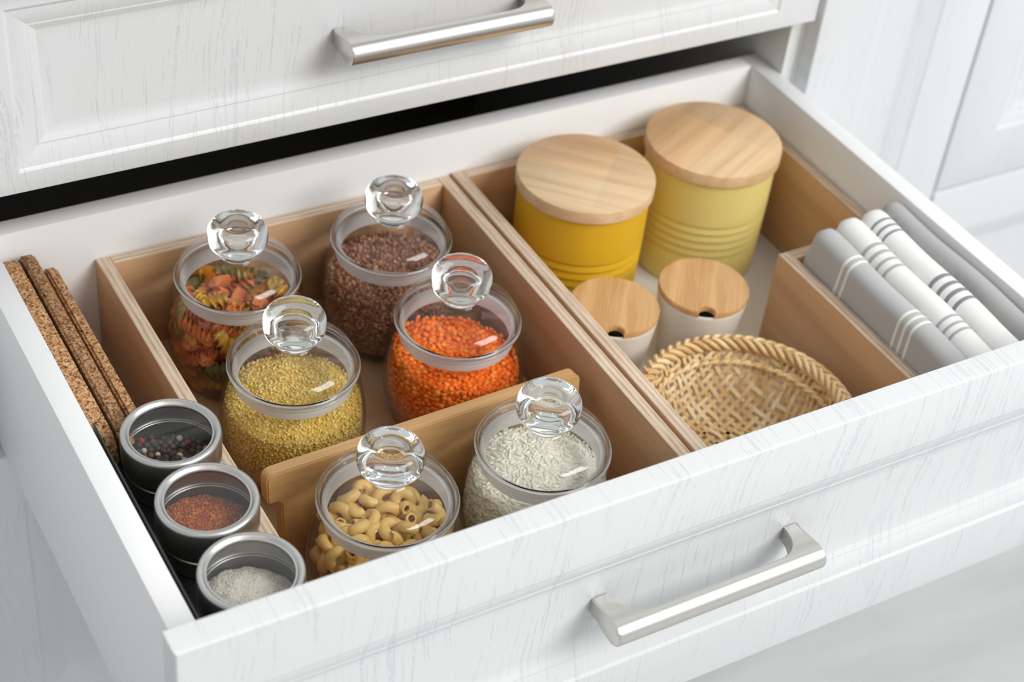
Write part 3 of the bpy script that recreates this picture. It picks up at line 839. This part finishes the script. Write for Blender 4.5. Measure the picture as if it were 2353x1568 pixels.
def wrap(n, turn, R_c, zc, ra, a0, a1, lean, rad, name):
    """slanting wraps round a rim core"""
    for i in range(n):
        base = 2 * PI * i / n; pts = []; rads = []
        for k in range(9):
            s = k / 8; b = a0 + (a1 - a0) * s; th = base + lean * (s - .5)
            r = R_c + ra * math.cos(b); z = zc + ra * math.sin(b)
            pts.append(Vector((r * math.cos(th), r * math.sin(th), z))); rads.append(rad * (.75 + .25 * math.sin(PI * s)))
        v, f = tube_path(pts, rads, 6); from_data(name, v, f, M['wicker'], bk, sharp=60)
def hoop(name, R_c, z, r):
    pr = [(R_c + r * math.cos(a), z + r * math.sin(a)) for a in np.linspace(0, 2 * PI, 11)]
    lathe(name, pr, M['wicker'], bk, 72, 80)
hoop('rim_core', rr0 + .0005, rz0, .0048)
wrap(60, 1, rr0 + .0005, rz0 + .0005, .0056, math.radians(-80), math.radians(88), .21, .0021, 'rim_wrap')
wrap(60, 1, rr0 + .0005, rz0 + .0005, .0056, math.radians(92), math.radians(250), -.24, .0021, 'rim_wrap')
ri_, zi_, _ = bowl(SM - .016)
hoop('inner_hoop', ri_ - .0022, zi_ + .0012, .0016)
wrap(52, 1, ri_ - .0022, zi_ + .0012, .0021, math.radians(20), math.radians(230), .16, .0015, 'hoop_wrap')

# ------------------------------------------------------------------ towels
def towel(label, x0, x1, ztop, yb, mat, ct, wt, skew, group='folded kitchen towels'):
    """folded cloth standing on edge: x0..x1 in the box, its fold of half width wt leaning to ct above the box"""
    zb = ZF + .001; yf = -.4185; w = (x1 - x0); Lt = yb - yf; cx = (x0 + x1) / 2
    t_ = empty('kitchen_towel', (cx, (yb + yf) / 2, zb)); tag(t_, label, 'towel', group)
    H = ztop - zb; zr = .0955; rings = []; n = 36
    for i in range(n + 1):
        s = i / n; y = -Lt / 2 + Lt * s
        e = min(s, 1 - s) * Lt
        k = min(1, e / .012); q = math.sqrt(max(0, 1 - (1 - k) ** 2))        # rounded folded corner at each end
        ww = w / 2 * (.70 + .30 * q); wtt = wt * (.45 + .55 * q); c = ct - skew * (1 - s) - cx
        hh = H - .0065 * (1 - q) + .0010 * math.sin(s * 11 + x0 * 300); za = hh - wtt * .9
        r = [(-ww, y, 0), (ww, y, 0), (ww, y, zr * .9)]
        for j in range(15):
            a = PI * j / 14; r.append((c + wtt * math.cos(a), y, za + wtt * .9 * math.sin(a) ** .85))
        r.append((-ww, y, zr * .9))
        rings.append(r)
    v, f = sweep(rings, len(rings[0]))
    return from_data('folded_cloth', v, f, mat, t_, sharp=60)
yc = (-.205 + -.4185) / 2
sp = lambda L_: [(a - yc, b - yc) for a, b in L_]
tg = mat_towel('grey_towel', (.47, .475, .48), (.83, .82, .79), sp([(-.2560, -.2525), (-.2635, -.2600), (-.3345, -.3310), (-.3425, -.3390), (-.3505, -.3470)]))
tw1 = mat_towel('white_towel_grey_stripes', (.80, .81, .79), (.40, .405, .42), sp([(-.2525, -.2480), (-.2625, -.2580), (-.2725, -.2685), (-.2825, -.2785), (-.3555, -.3520), (-.3640, -.3605), (-.3720, -.3685)]))
tw2 = mat_towel('white_towel_dark_stripes', (.82, .825, .81), (.24, .245, .265), sp([(-.2275, -.2240), (-.2360, -.2325), (-.2440, -.2405), (-.3120, -.3070), (-.3230, -.3180), (-.3335, -.3285), (-.3440, -.3395)]))
td = mat_towel('grey_herringbone_towel', (.42, .42, .425), (.3, .3, .3), [(-9, -8)], 'herringbone')
towel('light grey folded towel with thin white stripes, next to the basket', .2658, .2850, -.0725, -.2065, tg, .2838, .0122, .0078)
towel('white folded towel with soft grey stripes', .2852, .3045, -.0690, -.2055, tw1, .3097, .0132, .011)
towel('white folded towel with dark grey stripes', .3047, .3240, -.0680, -.2050, tw2, .3370, .0130, .010)
towel('plain grey herringbone towel against the drawer side', .3242, .3438, -.0665, -.2035, td, .3590, .0092, .003)

# ------------------------------------------------------------------ cork boards
def cork_board(label, x0, x1, ztop, yb, yf, mat, tilt=0, cut=.03):
    o = empty('cork_board', ((x0 + x1) / 2, (yb + yf) / 2, ZF), (tilt, 0, 0)); tag(o, label, 'cork board', 'cork boards standing in the drawer')
    h_ = ztop - ZF; L_ = yb - yf; rad = .020
    pr = [(-L_ / 2, 0), (L_ / 2, 0)] + rc(L_ / 2 - rad, h_ - rad, rad, 0, PI / 2, 6) + rc(-L_ / 2 + rad, h_ - rad, rad, PI / 2, PI, 6)
    bm = bmesh.new(); vs = [bm.verts.new((-(x1 - x0) / 2, y, z)) for y, z in pr]; f_ = bm.faces.new(vs)
    ex = bmesh.ops.extrude_face_region(bm, geom=[f_]); bmesh.ops.translate(bm, verts=[g for g in ex['geom'] if isinstance(g, bmesh.types.BMVert)], vec=(x1 - x0, 0, 0))
    bmesh.ops.recalc_face_normals(bm, faces=bm.faces)
    bmesh.ops.bevel(bm, geom=[e for e in bm.edges if abs(e.verts[0].co.x - e.verts[1].co.x) < 1e-6], offset=.0018, segments=3, affect='EDGES')
    from_bm('slab', bm, mat, o, sharp=50); return o
cork_board('cork board against the drawer side, leftmost of three', -.3668, -.3530, -.0765, .0205, -.222, M['cork'][0])
cork_board('cork board between two others, toned darker for the gap shade', -.3506, -.3400, -.0755, .0215, -.222, M['cork'][1])
cork_board('cork board nearest the plywood jar box', -.3326, -.3238, -.0922, .0200, -.222, M['cork'][2])

# ------------------------------------------------------------------ spice tins on their black steel stand
ts = thing('tin_stand', 'black bent steel stand holding three spice tins', 'stand', (-.3275, -.325, ZF))
SZ = .1000
def sheet(pts, y0, y1, th, name):
    """bent sheet: open polyline in xz thickened"""
    v = []; f = []
    n = len(pts)
    up = []; dn = []
    for i, (x, z) in enumerate(pts):
        a = Vector(pts[max(i - 1, 0)]); b = Vector(pts[min(i + 1, n - 1)]); t_ = (b - a).normalized(); nn = Vector((-t_.y, t_.x)) * th / 2
        up.append((x + nn.x, z + nn.y)); dn.append((x - nn.x, z - nn.y))
    loop = up + dn[::-1]
    bm = bmesh.new(); vs = [bm.verts.new((x, y0, z)) for x, z in loop]; f_ = bm.faces.new(vs)
    ex = bmesh.ops.extrude_face_region(bm, geom=[f_]); bmesh.ops.translate(bm, verts=[g for g in ex['geom'] if isinstance(g, bmesh.types.BMVert)], vec=(0, y1 - y0, 0))
    bmesh.ops.recalc_face_normals(bm, faces=bm.faces)
    return from_bm(name, bm, M['tray'], ts, sharp=40)
sheet([(-.0385, .1405), (-.0385, .1015), (-.0375, SZ - .0007), (.0385, SZ - .0007)], -.113, .118, .0012, 'deck')
sheet([(-.036, SZ - .0014), (-.036, .0003)], -.108, .100, .0012, 'foot')
sheet([(.036, SZ - .0014), (.036, .0003)], -.108, .100, .0012, 'foot')
tin_out = [(0, 0), (.0318, 0), (.0330, .0010), (.0332, .0140), (.0338, .0146), (.0338, .0158), (.0332, .0164), (.0336, .0245), (.0325, .0245), (.0321, .0020), (0, .0015)]
lid_pr = [(.0340, .0225), (.0350, .0228), (.0353, .0240), (.0353, .0425), (.0349, .0449), (.0337, .0460), (.0324, .0461), (.0311, .0455), (.0303, .0444), (.0297, .0438), (.0287, .0438), (.0285, .0430), (.0299, .0430), (.0334, .0448), (.0344, .0430), (.0342, .0232), (.0340, .0225)]
def tin(label, x, y):
    t_ = thing('spice_tin', label, 'tin', (x, y, ZF + SZ), (0, 0, y * 30), 'round spice tins with clear lids')
    bm = lathe_bm(tin_out, 72)
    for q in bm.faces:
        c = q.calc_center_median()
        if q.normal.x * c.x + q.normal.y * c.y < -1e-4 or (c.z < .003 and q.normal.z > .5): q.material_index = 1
    from_bm('body', bm, [M['steel'], M['steel_dark']], t_, sharp=40)
    ld = lathe('lid', lid_pr, M['steel'], t_, 80, 40)
    lathe('window', [(0, .0424), (.0296, .0424), (.0296, .0429), (0, .0429)], M['window'], ld, 64)
    for k in range(-3, 4):                                # shaker holes
        a = math.radians(-118) + k * .17 - y * 30
        hb = bmesh.new(); bmesh.ops.create_cone(hb, cap_ends=True, segments=10, radius1=.0010, radius2=.0010, depth=.0006)
        from_bm('shaker_hole', hb, M['tray'], t_, loc=(.0337 * math.cos(a), .0337 * math.sin(a), .0200), rot=(0, PI / 2, a))
    return t_
TINS = [(-.3218, -.2410), (-.3233, -.3120), (-.3222, -.3842)]
tin('spice tin of mixed peppercorns, behind the other two tins', *TINS[0])
tin('spice tin of red chilli powder, between two other tins', *TINS[1])
tin('spice tin of pale salt, nearest the drawer front', *TINS[2])
tin_r = lambda z: .0312
def heap(h, sx, sy, m, bump=0):
    def f(x, y):
        d = math.hypot(x, y) / .031
        return max(.003, h + sx * x + sy * y + m * (1 - d * d) + bump * math.sin(x * 380 + 1) * math.cos(y * 330))
    return f
TL = lambda i: (TINS[i][0], TINS[i][1], ZF + SZ)
pour('chilli_powder', 'red brown chilli powder heaped in the middle tin', 'spice', TL(1), heap(.0215, -.16, -.10, .006, .0008), tin_r, .0025, 900, 6500, .0012,
     ico(1, (1, .8, .6), .25), .00075, [(.44, .085, .006), (.60, .17, .015), (.26, .045, .006), (.66, .38, .11), (.08, .025, .010)], [.38, .25, .2, .08, .09], (.36, .07, .006), M['grain'])
pour('salt', 'pale coarse herb salt heaped in the front tin', 'salt', TL(2), heap(.0205, -.16, -.14, .008, .0008), tin_r, .0025, 900, 7000, .0012,
     ico(1, (1, .9, .8), .25), .00058, [(.84, .82, .71), (.90, .88, .80), (.76, .74, .61), (.42, .35, .26)], [.45, .3, .22, .03], (.80, .78, .67), M['grain'])
# peppercorns: a loose layer on a bed
bed = pour('pepper_bed', 'dark bed of peppercorns under the top layer in the back tin', 'spice', TL(0), heap(.0168, -.17, -.12, .001), tin_r, .0025, 500, 900, .004,
     ico(2, (1, 1, 1), .05), .00225, [(.05, .038, .032), (.11, .065, .045), (.50, .40, .28)], [.55, .37, .08], (.02, .015, .012), M['grain'])
pep = [('black peppercorn lying in the mixed pepper tin', (.050, .038, .034), .50), ('brown peppercorn lying in the mixed pepper tin', (.14, .08, .052), .24), ('cream white peppercorn lying in the mixed pepper tin', (.66, .54, .40), .14), ('red peppercorn lying in the mixed pepper tin', (.40, .022, .022), .08)]
pmesh = []
for lb_, c, w_ in pep:
    bm = bmesh.new(); bmesh.ops.create_icosphere(bm, subdivisions=3, radius=.0023)
    for v_ in bm.verts: v_.co *= 1 + .05 * math.sin(v_.co.x * 3100) * math.cos(v_.co.y * 2800 + v_.co.z * 2500)
    tt = NT('peppercorn_skin'); nn = tt.noise(tt.coord(), 1500, 3); tt.bump(nn, .5, .0005)
    me = mesh_of(bm, 'peppercorn'); me.materials.append(tt.set(tt.ramp(nn, [(.3, tuple(k * .7 for k in c)), (.7, c)]), .55, 0, .4)); me.polygons.foreach_set('use_smooth', [True] * len(me.polygons)); pmesh.append(me)
pp = []
for _ in range(9000):
    a = random.uniform(0, 2 * PI); q = .0272 * math.sqrt(random.random()); x, y = q * math.cos(a), q * math.sin(a)
    if all((x - u) ** 2 + (y - v_) ** 2 > .0047 ** 2 for u, v_ in pp): pp.append((x, y))
for x, y in pp:
    k = random.choices(range(4), [p[2] for p in pep])[0]
    o = bpy.data.objects.new('peppercorn', pmesh[k]); COL.objects.link(o)
    o.location = Vector(TL(0)) + Vector((x, y, .0200 - .17 * x - .12 * y + random.uniform(-.0008, .0014))); o.rotation_euler = (random.uniform(0, 6), random.uniform(0, 6), 0)
    s = random.uniform(.85, 1.1); o.scale = (s, s, s)
    tag(o, pep[k][0], 'peppercorn', 'peppercorns in the back tin')
